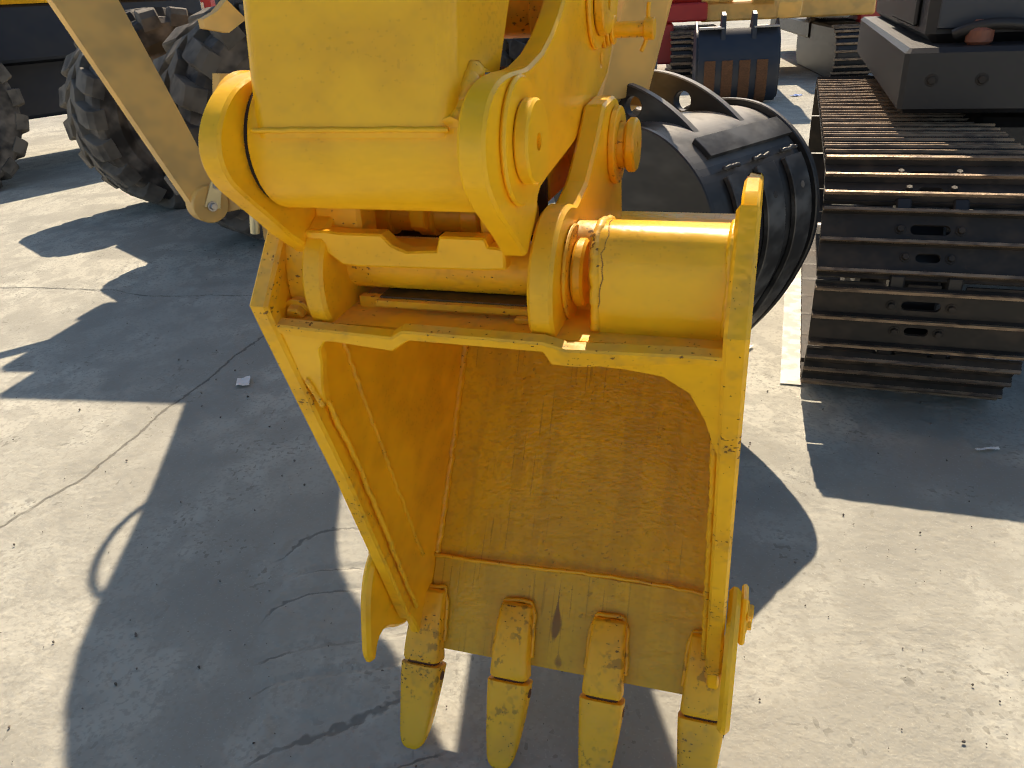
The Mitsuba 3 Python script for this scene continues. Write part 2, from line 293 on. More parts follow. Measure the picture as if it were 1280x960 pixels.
# side plates: front edge, round back
front = [(-.165, 1.350), (-.192, 1.333), (-.302, 1.198), (-.29, 1.163), (-.16, .812), (.0, .335), (.02, .285), (.045, .20)]
back = [(.075, .185), (.135, .27), (.31, .52), (.42, .68), (.50, .80), (.548, .92), (.558, 1.02), (.535, 1.11), (.46, 1.19), (.30, 1.26), (.10, 1.32), (-.10, 1.352)]
sp = Polygon(front + back)
for s in (-1, 1):
    a, b = sorted((s * W, s * (W + .024)))
    obj('excavator_bucket__side_plate', lplate(sp, a, b, .004), 'yellow_paint', 30)
    # the thick wear bar along the front edge and the weld that holds it
    fe = A([(-.188, 1.330), (-.302, 1.198), (-.29, 1.163), (-.16, .812), (.0, .335)])
    bar = LineString(fe).buffer(.0145, cap_style='flat', join_style='mitre')
    a, b = sorted((s * (W - .005), s * (W + .027)))
    obj('excavator_bucket__edge_bar', lplate(bar, a, b, .005), 'yellow_rough', 30)
    wp = np.c_[np.full(len(pin), s * (W - .003)), pin]
    obj('excavator_bucket__corner_weld', B(weld(wp + A([0, -.006, .004]), .009, 3 + s)), 'weld_paint', True)
    fw_ = np.c_[np.full(3, s * (W - .010)), A([(-.268, 1.145), (-.135, .812), (.015, .345)])]
    obj('excavator_bucket__edge_weld', B(weld(fw_, .006, 8 + s)), 'weld_paint', True)
obj('excavator_bucket__liner_weld', B(weld([(-W + .001, -.11, 1.12), (-W + .001, -.11, 1.053), (-W + .001, -.017, .765), (-W + .001, .094, .43)], .0055, 21)), 'weld_paint', True)
lw = [(x, .166 + .004 * math.sin(x * 9), .384 + .006 * math.sin(x * 7 + 1)) for x in np.linspace(-W, W, 24)]
obj('excavator_bucket__lip_weld', B(weld(A(lw) + A([0, -.004, .002]), .0042, 5)), 'weld_paint', True)
# top plate with its front flange, reinforcement in the middle
tp = Polygon([(-.272, 1.150), (-.272, 1.164), (.30, 1.19), (.30, 1.166)])
obj('excavator_bucket__top_plate', lplate(tp, -W, W, .002), 'yellow_rough', 30)
flange = Polygon([(-.36 + .028, -.0), (-.145, -.018), (-.113, .006), (.088, .004), (.098, -.019), (.133, -.020), (.30, .004), (W, -.004), (W, .018), (.28, .018), (.12, .012), (.09, .022), (-.12, .024), (-.14, .010), (-W, .018)])
op_n = FX * .869 + ZX * .305; op_n /= np.linalg.norm(op_n); op_t = np.cross(op_n, LX); op_t = op_t if op_t[2] > 0 else -op_t
OPF = Frame(B.p((0, -.287, 1.152)), LX, op_t, -op_n)
obj('excavator_bucket__front_flange', OPF(plate(flange, -.012, .010, .003)), 'yellow_rough', 30)
def arc_gusset(s, x_in, drop):
    pts = [(s * (W + .002), .012), (s * x_in, .010)]
    for t in np.linspace(0, 1, 9): pts.append((s * (x_in + (W - .018 - x_in) * (1 - (1 - t) ** 2.0) ** .55 if t else x_in), -.016 - drop * t ** 2.1))
    pts += [(s * (W - .004), -.02 - drop), (s * (W + .002), -.02 - drop)]
    return Polygon(pts).buffer(0)
gl = Polygon([(-W, .012), (-.19, .008), (-.20, -.008), (-.258, -.014), (-.272, -.03), (-.278, -.06), (-.296, -.115), (-.305, -.158), (-.312, -.160), (-W, -.09)])
gr = Polygon([(W, .012), (.10, .002), (.112, -.014), (.20, -.018), (.252, -.026), (.288, -.054), (.309, -.105), (.322, -.155), (.328, -.178), (W, -.18)])
obj('excavator_bucket__corner_gusset', OPF(plate(gl, -.014, .006, .003)), 'yellow_paint', 30)
obj('excavator_bucket__corner_gusset', OPF(plate(gr, -.014, .006, .003)), 'yellow_paint', 30)
obj('excavator_bucket__gusset_weld', OPF(weld([(-W + .012, -.10, .008), (-.318, -.10, .008), (-.309, -.158, .008)], .005, 31)), 'weld_paint', True)
# mid reinforcement under the hinge pin
obj('excavator_bucket__cross_bar', lplate(Polygon([(-.222, 1.176), (-.222, 1.185), (-.03, 1.19), (-.03, 1.180)]), -.20, .055, .002), 'yellow_rough', 30)
obj('excavator_bucket__grease_layer', lplate(Polygon([(-.212, 1.1862), (-.212, 1.1885), (-.05, 1.1925), (-.05, 1.190)]), -.195, .05, .0005), 'grime', 30)
obj('excavator_bucket__cross_web', lplate(Polygon([(-.205, 1.160), (-.205, 1.184), (-.190, 1.184), (-.190, 1.160)]), -.235, .066, .001), 'yellow_rough', 30)
for s in (.045,): obj('excavator_bucket__stop_block', B(bx(s - .016, s + .010, -.235, -.20, 1.166, 1.175, .002)), 'yellow_rough', 30)
# torsion tube either side of the ears
PC = (-.168, 1.228)
tp_ = A([(-.238, 1.160), (-.247, 1.20), (-.246, 1.240), (-.239, 1.275), (-.222, 1.300), (-.193, 1.3095), (-.15, 1.303), (-.10, 1.28), (-.07, 1.24), (-.07, 1.17)])
TP = Polygon(np.vstack([spline(tp_, 60)]))
obj('excavator_bucket__torsion_tube', lplate(TP, .148, W - .001, .006), 'yellow_paint', 40)
tw_ = spline(A([(-.165, 1.165), (-.172, 1.21), (-.168, 1.26), (-.15, 1.285), (-.11, 1.29), (-.08, 1.24), (-.08, 1.17)]), 40)
obj('excavator_bucket__ear_web', lplate(Polygon(tw_), .1005, .1475, .001), 'yellow_rough', 40)
obj('excavator_bucket__torsion_tube', lplate(TP, -W + .001, -.286, .002), 'yellow_rough', 40)
tq = spline(tp_, 60)[2:44]
obj('excavator_bucket__tube_weld', B(weld(np.c_[np.full(42, W - .006), tq], .005, 41)), 'weld_paint', True)
obj('excavator_bucket__tube_weld', B(weld(np.c_[np.full(42, .150), tq + A([.004, -.004])], .0075, 42)), 'yellow_rough', True)
tk_ = spline(tp_, 60)[4:30][::-1]; ck_ = np.c_[.164 + .010 * (meshkit.fbm(np.c_[np.arange(26) * .45, np.zeros(26), np.zeros(26)], 3, 4) - .5) - .0003 * np.arange(26), tk_]
obj('excavator_bucket__tube_crack', B(weld(ck_, .0008, 43)), 'rust_stain', True)
# ears: two plates that carry both hinge pins
P2 = (.165, 1.352)
def ear_poly():
    c1 = Point(PC[0] - .008, PC[1] - .012).buffer(.111, 32); c2 = Point(P2).buffer(.082, 24)
    neck = Polygon([(-.13, 1.315), (-.05, 1.335), (.03, 1.385), (.085, 1.43), (.16, 1.434), (.23, 1.40), (.245, 1.34), (.26, 1.19), (-.10, 1.155), (-.20, 1.15)])
    foot = Polygon([(-.262, 1.170), (-.262, 1.190), (-.06, 1.20), (.26, 1.20), (.26, 1.168)])
    return unary_union([c1, c2, neck, foot]).buffer(.03).buffer(-.03).buffer(-.02).buffer(.02).intersection(Polygon([(-.40, 1.166), (-.2, 1.120), (.4, 1.12), (.4, 1.6), (-.4, 1.6)]))
EP = ear_poly()
for l0_, l1_ in ((.064, .100), (-.283, -.248)):
    obj('excavator_bucket__mounting_ear', lplate(EP, l0_, l1_, .005), 'yellow_paint', 35)
obj('excavator_bucket__pin_boss', B(annulus((.1005, *PC), (.106, *PC), .070, .041)), 'yellow_rough', 40)
obj('excavator_bucket__pin_boss', B(annulus((.1005, *P2), (.112, *P2), .066, .041)), 'yellow_rough', 40)
obj('excavator_bucket__pin_boss', B(annulus((-.296, *PC), (-.2835, *PC), .078, .041)), 'yellow_rough', 40)
for c, e, rr in ((PC, .130, .050), (P2, .146, .046)):
    hp = obj('excavator_bucket__hinge_pin', B(cyl((-.31, *c), (e - .022, *c), .0385, .003, 48)), 'yellow_rough', 40)
    obj(hp + '__pin_head', B(cat(annulus((e - .0215, *c), (e - .004, *c), rr, .006, .004, 48), cyl((e - .021, *c), (e - .008, *c), .012, .001, 16))), 'yellow_paint', 35)
hb = obj('excavator_bucket__retaining_bolt', B(cyl((-.318, -.25, 1.172), (-.318, -.215, 1.185), .019, .003, 20)), 'yellow_rough', 35)
obj(hb + '__nut', B(hexbolt((-.318, -.251, 1.1717), (0, -.937, -.348), .016, .016)), 'yellow_rough')
# adapters welded on the lip, teeth on the adapters
ax = A([0, -dlip[0], -dlip[1]]); un = A([0, nlip[0], nlip[1]]); ul = A([1., 0, 0])
def sect(c, w, h, r=.3, n=28):
    t = np.linspace(0, 2 * np.pi, n, endpoint=False); e = .42
    x = np.sign(np.cos(t)) * np.abs(np.cos(t)) ** e; y = np.sign(np.sin(t)) * np.abs(np.sin(t)) ** e
    return c + x[:, None] * ul * w / 2 + y[:, None] * un * h / 2
lipc = A([0, l0[0], l0[1]])
TOOTH_L = (-.327, -.109, .109, .327)
for i, tl in enumerate(TOOTH_L):
    base = lipc + A([tl, 0, 0])
    top_ = []
    for s, w, h, lift in ((-.138, .070, .010, .018), (-.132, .074, .030, .022), (-.08, .080, .044, .026), (-.02, .086, .056, .024), (.010, .090, .064, .018), (.026, .091, .066, .014), (.031, .085, .060, .014)):
        top_.append(sect(base + ax * s + un * lift, w, h))
    obj('excavator_bucket__tooth_adapter', B(roughen(loft(top_), .0012, 60, i)), 'tooth_paint', 40)
    nose = [sect(base + ax * s + un * .012, w, h) for s, w, h in ((.026, .074, .052), (.045, .072, .05))]
    T_ = []
    for s, w, h, lift in ((.0375, .096, .068, .010), (.040, .100, .074, .010), (.075, .096, .068, .010), (.12, .088, .057, .011), (.16, .080, .046, .014), (.19, .072, .036, .018), (.212, .063, .028, .0215), (.224, .053, .022, .024), (.2315, .040, .016, .0255), (.2365, .023, .011, .0265), (.239, .009, .006, .0265)):
        T_.append(sect(base + ax * s + un * lift, w, h))
    tk = obj('excavator_bucket__tooth', B(roughen(cat(loft(T_)), .0012, 45, 10 + i)), 'tooth_paint', 40)
    rg = [sect(base + ax * s + un * lift, w, .012) for s, w, lift in ((.07, .034, .0365), (.12, .036, .0315), (.16, .032, .0285), (.20, .018, .0275))]
    obj(tk + '__wear_rib', B(loft(rg)), 'tooth_paint', 50)
    obj(tk + '__gap_ring', B(loft(nose)), 'rust', 40)
    obj(tk + '__retaining_pin', B(cyl(base + ax * .062 + un * .010 + ul * .0455, base + ax * .062 + un * .010 + ul * .0505, .011, .001, 16)), 'rust', 40)
    wpts = [base + ax * s + un * .014 + ul * q for s, q in ((-.02, -.045), (-.11, -.041), (-.142, -.03), (-.144, .03), (-.11, .041), (-.02, .045))]
    obj('excavator_bucket__adapter_weld', B(weld(wpts, .0052, 50 + i)), 'tooth_paint', True)
# side cutters bolted outside the side plates
cut = Polygon(spline([(-.045, .545), (-.10, .50), (-.125, .44), (-.142, .365), (-.140, .312), (-.128, .306)], 18).tolist() + spline([(-.118, .318), (-.085, .345), (-.045, .325), (-.005, .292)], 10).tolist() + [(.03, .27), (.10, .32), (.115, .40), (.06, .50), (.0, .555)])
for s in (-1, 1):
    a, b = sorted((s * (W + .0285), s * (W + .052)))
    ck = obj('excavator_bucket__side_cutter', lplate(cut.buffer(0), a, b, .008), 'yellow_paint', 40)
    a, b = sorted((s * (W + .0525), s * (W + .066)))
    obj(ck + '__backing_block', lplate(Polygon([(-.02, .545), (-.02, .43), (.05, .40), (.08, .50)]), a, b, .004), 'yellow_paint', 30)
    for q in ((.0, .50), (.045, .43)): obj(ck + '__bolt', B(hexbolt((s * (W + .0665), *q), (s, 0, 0), .014, .011)), 'yellow_rough')

# ------------------------------------------------------------------ quick coupler
qc = thing('quick_coupler', 'yellow quick coupler pinned between the arm end and the yellow digging bucket', 'quick coupler')
right0 = [(-.024, 1.588), (-.05, 1.570), (-.095, 1.547), (-.150, 1.527), (-.2, 1.518), (-.245, 1.514), (-.30, 1.515), (-.345, 1.510), (-.382, 1.494), (-.405, 1.468), (-.412, 1.438), (-.404, 1.405), (-.380, 1.374), (-.346, 1.345), (-.294, 1.302), (-.265, 1.276), (-.235, 1.30), (-.203, 1.328), (-.203, 1.342), (-.185, 1.353), (-.14, 1.360), (-.10, 1.364), (-.047, 1.370), (.02, 1.378), (.09, 1.396), (.20, 1.425), (.30, 1.455), (.34, 1.49), (.39, 1.54), (.42, 1.60), (.42, 1.68), (.30, 1.74), (.12, 1.74), (.02, 1.66)]
right = right0[:4] + spline(right0[4:15], 44).tolist() + right0[15:]
rp = Polygon(right).buffer(-.012, 12).buffer(.024, 12).buffer(-.012, 12)
left = Polygon(spline([(-.25, 1.525), (-.31, 1.522), (-.355, 1.512), (-.395, 1.485), (-.416, 1.445), (-.409, 1.410), (-.382, 1.380), (-.345, 1.348), (-.30, 1.308)], 40).tolist() + [(-.20, 1.232), (-.145, 1.20), (-.12, 1.23), (-.15, 1.30), (.09, 1.396), (.30, 1.455), (.42, 1.60), (.30, 1.74), (.12, 1.74), (-.05, 1.57)])
SC = (-.283, 1.433)
holes = unary_union([Point(.245, 1.488).buffer(.013)])
pk = obj('quick_coupler__side_plate', lplate(rp.difference(holes), .028, .062, .004), 'yellow_paint', 30)
pk2 = obj('quick_coupler__side_plate', lplate(left, -.312, -.279, .004), 'yellow_paint', 35)
obj(pk + '__boss_ring', B(annulus((.0625, *SC), (.070, *SC), .079, .05, .003, 56)), 'yellow_paint', 40)
obj(pk2 + '__boss_ring', B(annulus((-.330, *SC), (-.3125, *SC), .092, .05, .004, 56)), 'yellow_paint', 40)
sp_ = obj('quick_coupler__stick_pin', B(cyl((-.336, *SC), (.069, *SC), .049, .002, 48)), 'yellow_rough', 40)
obj(sp_ + '__pin_cap', B(cat(annulus((.0705, *SC), (.089, *SC), .052, .011, .003, 48), cyl((.071, *SC), (.078, *SC), .0125, .001, 16))), 'yellow_paint', 40)
LC = (.185, 1.578)
obj(pk + '__link_ring', B(annulus((.0625, *LC), (.070, *LC), .072, .05, .003, 48)), 'yellow_paint', 40)
lpn = obj('quick_coupler__link_pin', B(cyl((-.34, *LC), (.069, *LC), .049, .002, 40)), 'yellow_rough', 40)
obj(lpn + '__pin_cap', B(cat(annulus((.0705, *LC), (.087, *LC), .050, .011, .003, 40), cyl((.071, *LC), (.078, *LC), .0125, .001, 16))), 'yellow_paint', 40)
# safety pin that sticks out, with its washers and split pin
c = A([0, .262, 1.533])
lk = obj('quick_coupler__safety_pin', B(cyl(c + A([.060, 0, 0]), c + A([.150, 0, 0]), .0135, .002, 28)), 'yellow_rough', 40)
obj(lk + '__washer', B(cat(*[annulus(c + A([x, 0, 0]), c + A([x + .006, 0, 0]), .030 - .003 * k, .0136, .0015, 32) for k, x in enumerate((.0635, .0705, .0775))])), 'yellow_paint', 40)
obj(lk + '__end_collar', B(cyl(c + A([.1345, 0, 0]), c + A([.153, 0, 0]), .0185, .002, 24)), 'yellow_paint', 40)
obj(lk + '__split_pin', B(tube(spline([(.142, .262, 1.575), (.141, .262, 1.552), (.140, .262, 1.52), (.133, .258, 1.502), (.131, .256, 1.497)], 14), .0035, 8)), 'yellow_paint', True)
# cross plate with the shaped notch, side blocks, lock cylinder
cp = Polygon([(-.282, 1.302), (-.244, 1.302), (-.225, 1.300), (-.157, 1.300), (-.142, 1.284), (-.120, 1.276), (-.074, 1.279), (-.068, 1.300), (.0, 1.300), (.004, 1.288), (.0275, 1.286), (.0275, 1.256), (.0, 1.2535), (-.10, 1.2515), (-.20, 1.250), (-.225, 1.252), (-.282, 1.292)])
xm = plate(cp, 0, .03, .003); xm.vertices = np.c_[xm.vertices[:, 0], -.258 + xm.vertices[:, 2], xm.vertices[:, 1]]; xm.invert()
obj('quick_coupler__cross_plate', B(xm), 'yellow_paint', 30)
obj('quick_coupler__jaw_block', lplate(Polygon([(-.226, 1.2525), (-.226, 1.262), (-.17, 1.270), (-.155, 1.262), (-.17, 1.255)]), -.236, .018, .003), 'yellow_rough', 30)
obj('quick_coupler__side_block', B(bx(-.280, -.205, -.225, -.17, 1.27, 1.336, .005)), 'yellow_rough', 30)
obj('quick_coupler__side_block', B(bx(-.018, .027, -.225, -.17, 1.27, 1.325, .005)), 'yellow_rough', 30)
obj('quick_coupler__rear_plate', B(bx(-.280, .027, -.03, -.015, 1.23, 1.50, .003)), 'grime', 30)
cy = A([0, -.10, 1.290])
lc = obj('quick_coupler__lock_cylinder', B(cyl(cy + A([-.280, 0, 0]), cy + A([.027, 0, 0]), .027, .002, 36)), 'yellow_rough', 40)
for x in (-.232, -.16, -.085, -.03): obj(lc + '__band', B(annulus(cy + A([x, 0, 0]), cy + A([x + .030, 0, 0]), .0335, .0265, .003, 36)), 'yellow_paint', 40)
obj('quick_coupler__grease_boss', B(loft([sect(A([-.148, -.142, 1.312 - k * .012]), .030 - .002 * k, .03 - .002 * k) for k in range(4)])), 'yellow_paint', 40)
obj('quick_coupler__hose', B(tube(spline([(-.20, -.02, 1.30), (-.14, -.04, 1.29), (-.12, -.02, 1.285), (-.05, .03, 1.30)], 20), .009, 10)), 'hose_rubber', True)
obj('quick_coupler__hook_plate', lplate(Polygon([(.06, 1.30), (.20, 1.31), (.24, 1.40), (.14, 1.43), (.02, 1.38)]), -.16, -.13, .003), 'tan_paint', 30)
obj('quick_coupler__hook_plate', lplate(Polygon([(.0, 1.29), (.22, 1.29), (.24, 1.40), (.14, 1.40), (.0, 1.375)]), -.02, .026, .003), 'yellow_rough', 30)

# ------------------------------------------------------------------ the arm above it
st = thing('excavator', 'thick yellow excavator arm coming down from above and ending in a round pivot boss', 'excavator')
obj('excavator__pivot_boss', B(roughen(cyl((-.272, *SC), (.020, *SC), .088, .003, 96), .0012, 18, 3)), 'yellow_paint', True)
fp = [(-.372, 1.452), (-.366, 1.52), (-.352, 1.62), (-.295, 1.9), (-.17, 2.45)]
bp = [(.18, 2.45), (.05, 1.9), (-.06, 1.68), (-.14, 1.56), (-.20, 1.46)]
def arm_ring(f0, f1, z0, z1, l0_, l1_, r=.028):
    pts = []
    for (l, f, z, sx, sy) in ((l1_, f0, z0, -1, 1), (l1_, f1, z1, -1, -1), (l0_, f1, z1, 1, -1), (l0_, f0, z0, 1, 1)):
        e = A([0, f1 - f0, z1 - z0]); e /= np.linalg.norm(e)
        for t in np.linspace(0, 1, 6):
            q = t * np.pi / 2; a_, b_ = (1 - math.sin(q), 1 - math.cos(q))
            if sx * sy > 0: a_, b_ = b_, a_
            pts.append(A([l, f, z]) + A([sx * r * a_, 0, 0]) + e * sy * r * b_)
    return A(pts)
rings = []
fa, ba = spline(fp, 16), spline(bp[::-1], 16)
for k in range(16): rings.append(arm_ring(fa[k, 0], ba[k, 0], fa[k, 1], ba[k, 1], -.262 - .0 * k, .012 + .001 * k, .024))
obj('excavator__box_section', B(roughen(loft(rings), .0012, 9, 2)), 'yellow_paint', 40)
wl = [(x, -.3735, 1.462) for x in np.linspace(-.258, .006, 20)]
obj('excavator__boss_weld', B(weld(wl, .0032, 71)), 'yellow_paint', True)
obj('excavator__corner_weld', B(weld([(.008, -.365, 1.462), (.016, -.345, 1.475), (.017, -.325, 1.505), (.016, -.30, 1.52)], .014, 72)), 'weld_paint', True)
for a, b in ((.0205, .0275), (-.2815, -.2725)): obj('excavator__pivot_seal', B(annulus((a, *SC), (b, *SC), .082, .05, .001, 48)), 'dark_steel', 40)
obj('excavator__link_plate', lplate(Polygon([(.10, 1.56), (.12, 1.50), (.26, 1.50), (.30, 1.62), (.34, 2.3), (.16, 2.3)]), -.03, .024, .004), 'yellow_rough', 30)
obj('excavator__link_plate', lplate(Polygon([(.10, 1.56), (.12, 1.50), (.26, 1.50), (.30, 1.62), (.34, 2.3), (.16, 2.3)]), -.278, -.23, .004), 'yellow_rough', 30)
obj('excavator__link_cross_plate', B(bx(-.23, -.03, .14, .165, 1.62, 2.3, .004)), 'yellow_rough', 30)
# ------------------------------------------------------------------ the black bucket of the machine behind
AB = math.radians(46.5)
bA, bB = A([math.sin(AB), math.cos(AB), 0]), A([math.cos(AB), -math.sin(AB), 0])
K = Frame([.856, 2.995, .866], bB, ZX, -bA)            # (b, z, towards us)
thing('excavator_bucket_001', 'rounded black excavator bucket seen from behind with two tall hook plates and bare wear strips', 'excavator bucket')
kb = 'excavator_bucket_001__'
arc = [(-.20, .315), (-.10, .343), (0, .352), (.10, .338), (.20, .285), (.28, .205), (.325, .11), (.342, 0), (.335, -.10), (.304, -.20), (.227, -.354), (.123, -.50), (.0, -.655)]
arcs = spline(arc, 60)
def inset(p, d):
    e = np.gradient(p, axis=0); e /= np.linalg.norm(e, axis=1, keepdims=True); return p + d * np.stack([e[:, 1], -e[:, 0]], 1)
sh = Polygon(np.vstack([inset(arcs, .014), inset(arcs, .034)[::-1]]))
obj(kb + 'shell', K(plate(sh.buffer(0), .02, .612, .002)), 'black_paint', 40)
spk = Polygon(np.vstack([arcs, [(-.05, -.69), (-.09, -.66), (-.33, .14), (-.30, .26)]])).buffer(0)
spf = Polygon(np.vstack([inset(arcs, -.008), [(-.05, -.69), (-.09, -.66), (-.33, .14), (-.30, .26)]])).buffer(0)
obj(kb + 'side_plate', K(plate(spf, -.012, .014, .004)), 'black_paint', 40)
obj(kb + 'side_plate', K(plate(spk, .6125, .636, .004)), 'black_paint', 40)
ear_o = spline([(-.36, .44), (-.25, .463), (-.14, .449), (.02, .386), (.12, .318), (.185, .262)], 26)
earp = Polygon(np.vstack([ear_o, [(.17, .25), (.05, .32), (-.20, .30), (-.36, .28)]])).buffer(0)
for h, cxz in ((.15, (-.105, .366)), (.42, (-.115, .378))):
    obj(kb + 'hook_plate', K(plate(earp.difference(Point(*cxz).buffer(.033, 20)).difference(Point(-.29, .37).buffer(.045, 20)), h, h + .034, .004)), 'black_paint', 40)
def on_shell(i0, i1, d0, d1): return Polygon(np.vstack([inset(arcs, -d1)[i0:i1], inset(arcs, -d0)[i0:i1][::-1]])).buffer(0)
obj(kb + 'cross_strap', K(roughen(plate(on_shell(15, 19, -.0135, .004), .017, .52, .002), .0008, 40)), 'worn_black', 30)
for h0, h1 in ((.045, .155), (.225, .335), (.405, .505)):
    wk = obj(kb + 'wear_strip', K(plate(on_shell(21, 56, -.0135, .006), h0, h1, .003)), 'worn_black', 40)
    q = inset(arcs, .004)
    i = 25; e = arcs[i + 1] - arcs[i]; nn = A([-e[1], e[0]]) / np.linalg.norm(e); nn = nn if nn[0] > 0 else -nn
    obj(wk + '__plug_hole', K(cyl((*(arcs[i] + nn * .0035), (h0 + h1) / 2), (*(arcs[i] + nn * .0075), (h0 + h1) / 2), .012, .001, 16)), 'rubber', 30)
for j, (h0, h1) in enumerate(((.05, .15), (.23, .33), (.41, .50))):
    q = inset(arcs, -.002); obj(kb + 'strap_weld', K(weld(np.c_[np.tile(q[20] , (12, 1)) + .006 * (np.random.default_rng(j).random((12, 2)) - .5), np.linspace(h0, h1, 12)], .007, 90 + j)), 'worn_black', True)
obj(kb + 'lip', K(plate(Polygon([(.01, -.66), (-.02, -.70), (-.07, -.69), (-.04, -.64)]), .0145, .612, .004)), 'black_paint', 30)
kp = obj(kb + 'pin_keeper', K(plate(Polygon([(-.23, .385), (-.29, .405), (-.30, .45), (-.20, .455), (-.165, .435), (-.175, .40)]).buffer(.012), .4545, .466, .002)), 'zinc', 30)
for q in ((-.275, .425), (-.195, .432)): obj(kp + '__bolt', K(hexbolt((*q, .4665), (0, 0, 1), .013, .012)), 'bright_steel')
# its arm
SF = Frame([.305, 2.88, 1.25], bA, -bB, ZX)
thing('excavator_001', 'shaded tan excavator arm that carries the black bucket', 'excavator')
def lean(m, kx, ky): m = m.copy(); z_ = m.vertices[:, 2]; m.vertices[:, 1] = np.where(m.vertices[:, 1] < 0, m.vertices[:, 1] * (.85 + 1.1 * z_), m.vertices[:, 1] * .95); m.vertices = m.vertices + np.outer(z_, [kx, ky, 0]); return m
obj('excavator_001__box_section', SF(lean(plate(Polygon([(-.10, -.17), (.125, -.17), (.125, .17), (-.10, .17)]).buffer(.006), .02, 2.4, .004), .24, .06)), 'tan_paint', 30)
for x in (-.116, .128): obj('excavator_001__side_flange', SF(lean(bx(x, x + .014, -.178, .178, -.02, 2.4, .003), .24, .06)), 'tan_paint', 30)
obj('excavator_001__corner_weld', SF(lean(tube([(.130, -.171, .05), (.130, -.171, 1.2), (.130, -.171, 2.3)], .008, 8), .24, .06)), 'tan_paint', True)
obj('excavator_001__pivot_boss', SF(cyl((-.14, .0, .04), (.20, .0, .04), .10, .004, 40)), 'tan_paint', 40)

# ------------------------------------------------------------------ crawler excavator on the right
TA = math.radians(19.5)
tX, tY = A([math.cos(TA), -math.sin(TA), 0]), A([math.sin(TA), math.cos(TA), 0])
T = Frame([1.155, 2.83, 0], tX, tY, ZX)
thing('crawler_excavator', 'black crawler excavator parked on the right with broad rusty track shoes facing the viewer', 'excavator')
ce = 'crawler_excavator__'
WS, RC, LS, PITCH = .745, .447, 2.80, None
per = 2 * LS + 2 * math.pi * RC; NSH = round(per / .278); PITCH = per / NSH
def path(s):
    s %= per
    if s < math.pi * RC: a = s / RC; return A([0, .47 - RC * math.sin(a), .478 - RC * math.cos(a)]), A([0, -math.sin(a), -math.cos(a)])
    s -= math.pi * RC
    if s < LS: return A([0, .47 + s, .478 + RC]), A([0, 0, 1.])
    s -= LS
    if s < math.pi * RC: a = s / RC; return A([0, .47 + LS + RC * math.sin(a), .478 + RC * math.cos(a)]), A([0, math.sin(a), math.cos(a)])
    s -= math.pi * RC
    return A([0, .47 + LS - s, .478 - RC]), A([0, 0, -1.])
hp_ = PITCH / 2 - .004
shoe2 = plate(Polygon([(-hp_, -.012), (-hp_ + .02, -.016), (hp_ - .02, -.016), (hp_, -.010), (hp_, .0), (hp_ - .02, -.001), (-hp_ + .02, -.001), (-hp_, .002)]), 0, WS, .002)
def to_man(m):
    import manifold3d as m3
    m = merged(m); return m3.Manifold(m3.Mesh(np.asarray(m.vertices, np.float32), np.asarray(m.faces, np.uint32)))
def from_man(m): q = m.to_mesh(); return tm(q.vert_properties[:, :3], q.tri_verts)
slot = lambda s, w, t: (lambda m: (setattr(m, 'vertices', m.vertices[:, [0, 2, 1]]), m.invert(), m)[2])(plate(LineString([(s, WS / 2 - w / 2), (s, WS / 2 + w / 2)]).buffer(t), -.05, .05, .0005))
sm = to_man(shoe2)
for q in (slot(-.052, .05, .0165), slot(.052, .095, .019)):
    if q.volume < 0: q.invert()
    sm = sm - to_man(q)
notch = lambda x: bx(hp_ - .022, hp_ + .02, -.05, .05, x - .04, x + .04, .002)
for x in (WS / 2 - .095, WS / 2 + .095): sm = sm - to_man(notch(x))
shoe = from_man(sm)                                   # (s, h, x)
def grouser(s): return plate(Polygon([(s - .011, -.0005), (s - .0065, .0215), (s + .0065, .0215), (s + .011, -.0005)]), .0, WS, .001)
def grouser_edge(s): return plate(Polygon([(s - .0075, .0217), (s - .0055, .033), (s + .0055, .033), (s + .0075, .0217)]), .0, WS, .003)
gro = [grouser(s) for s in (-hp_ + .021, -.0, hp_ - .021)]; gre = [grouser_edge(s) for s in (-hp_ + .021, -.0, hp_ - .021)]
bolt_ = [A([s, 0, WS / 2 + x]) for s, x in ((-.052, -.075), (-.052, .075), (.052, -.1), (.052, .1))]
lugs = [bx(hp_ - .035, hp_ + .035, -.09, .003, WS / 2 + x - .026, WS / 2 + x + .026, .006) for x in (-.095, .095)]
arc_n = math.pi * RC
for i in range(NSH):
    s0 = (i + .38) * PITCH
    c, n = path(s0); fwd = path(s0 + .01)[0] - path(s0 - .01)[0]; fwd /= np.linalg.norm(fwd)
    SFm = Frame(T.p(c), fwd @ T.M, n @ T.M, A([1., 0, 0]) @ T.M)
    k = obj(ce + 'track_shoe', SFm(shoe), 'track_steel', 30)
    if s0 < arc_n + LS:
        for g, e in zip(gro, gre): obj(k + '__grouser', SFm(g), 'track_steel', 30); obj(k + '__grouser_edge', SFm(e), 'grouser_steel', 30)
        for lug in lugs: obj(k + '__track_link', SFm(lug), 'dark_steel', 30)
        top = .25 * per < s0
        for b_ in bolt_:
            if s0 < arc_n + .9: obj(k + '__bolt', SFm(hexbolt(b_, (0, 1, 0), .013, .014)), 'bright_steel' if (top and (abs(b_[2] - WS / 2) > .08)) else 'track_steel')
    else: obj(k + '__grouser', SFm(cat(gro, gre)), 'track_steel', 30)
obj(ce + 'idler_wheel', T(cat(cyl((WS / 2 - .07, .47, .478), (WS / 2 + .07, .47, .478), .36, .01, 48))), 'dark_steel', 40)
obj(ce + 'track_frame', T(bx(.16, WS - .16, .75, 3.0, .22, .70, .03)), 'dark_steel', 30)
obj(ce + 'idler_yoke', T(cat(bx(.17, .25, .40, .80, .38, .58, .02), bx(WS - .25, WS - .17, .40, .80, .38, .58, .02))), 'dark_steel', 30)
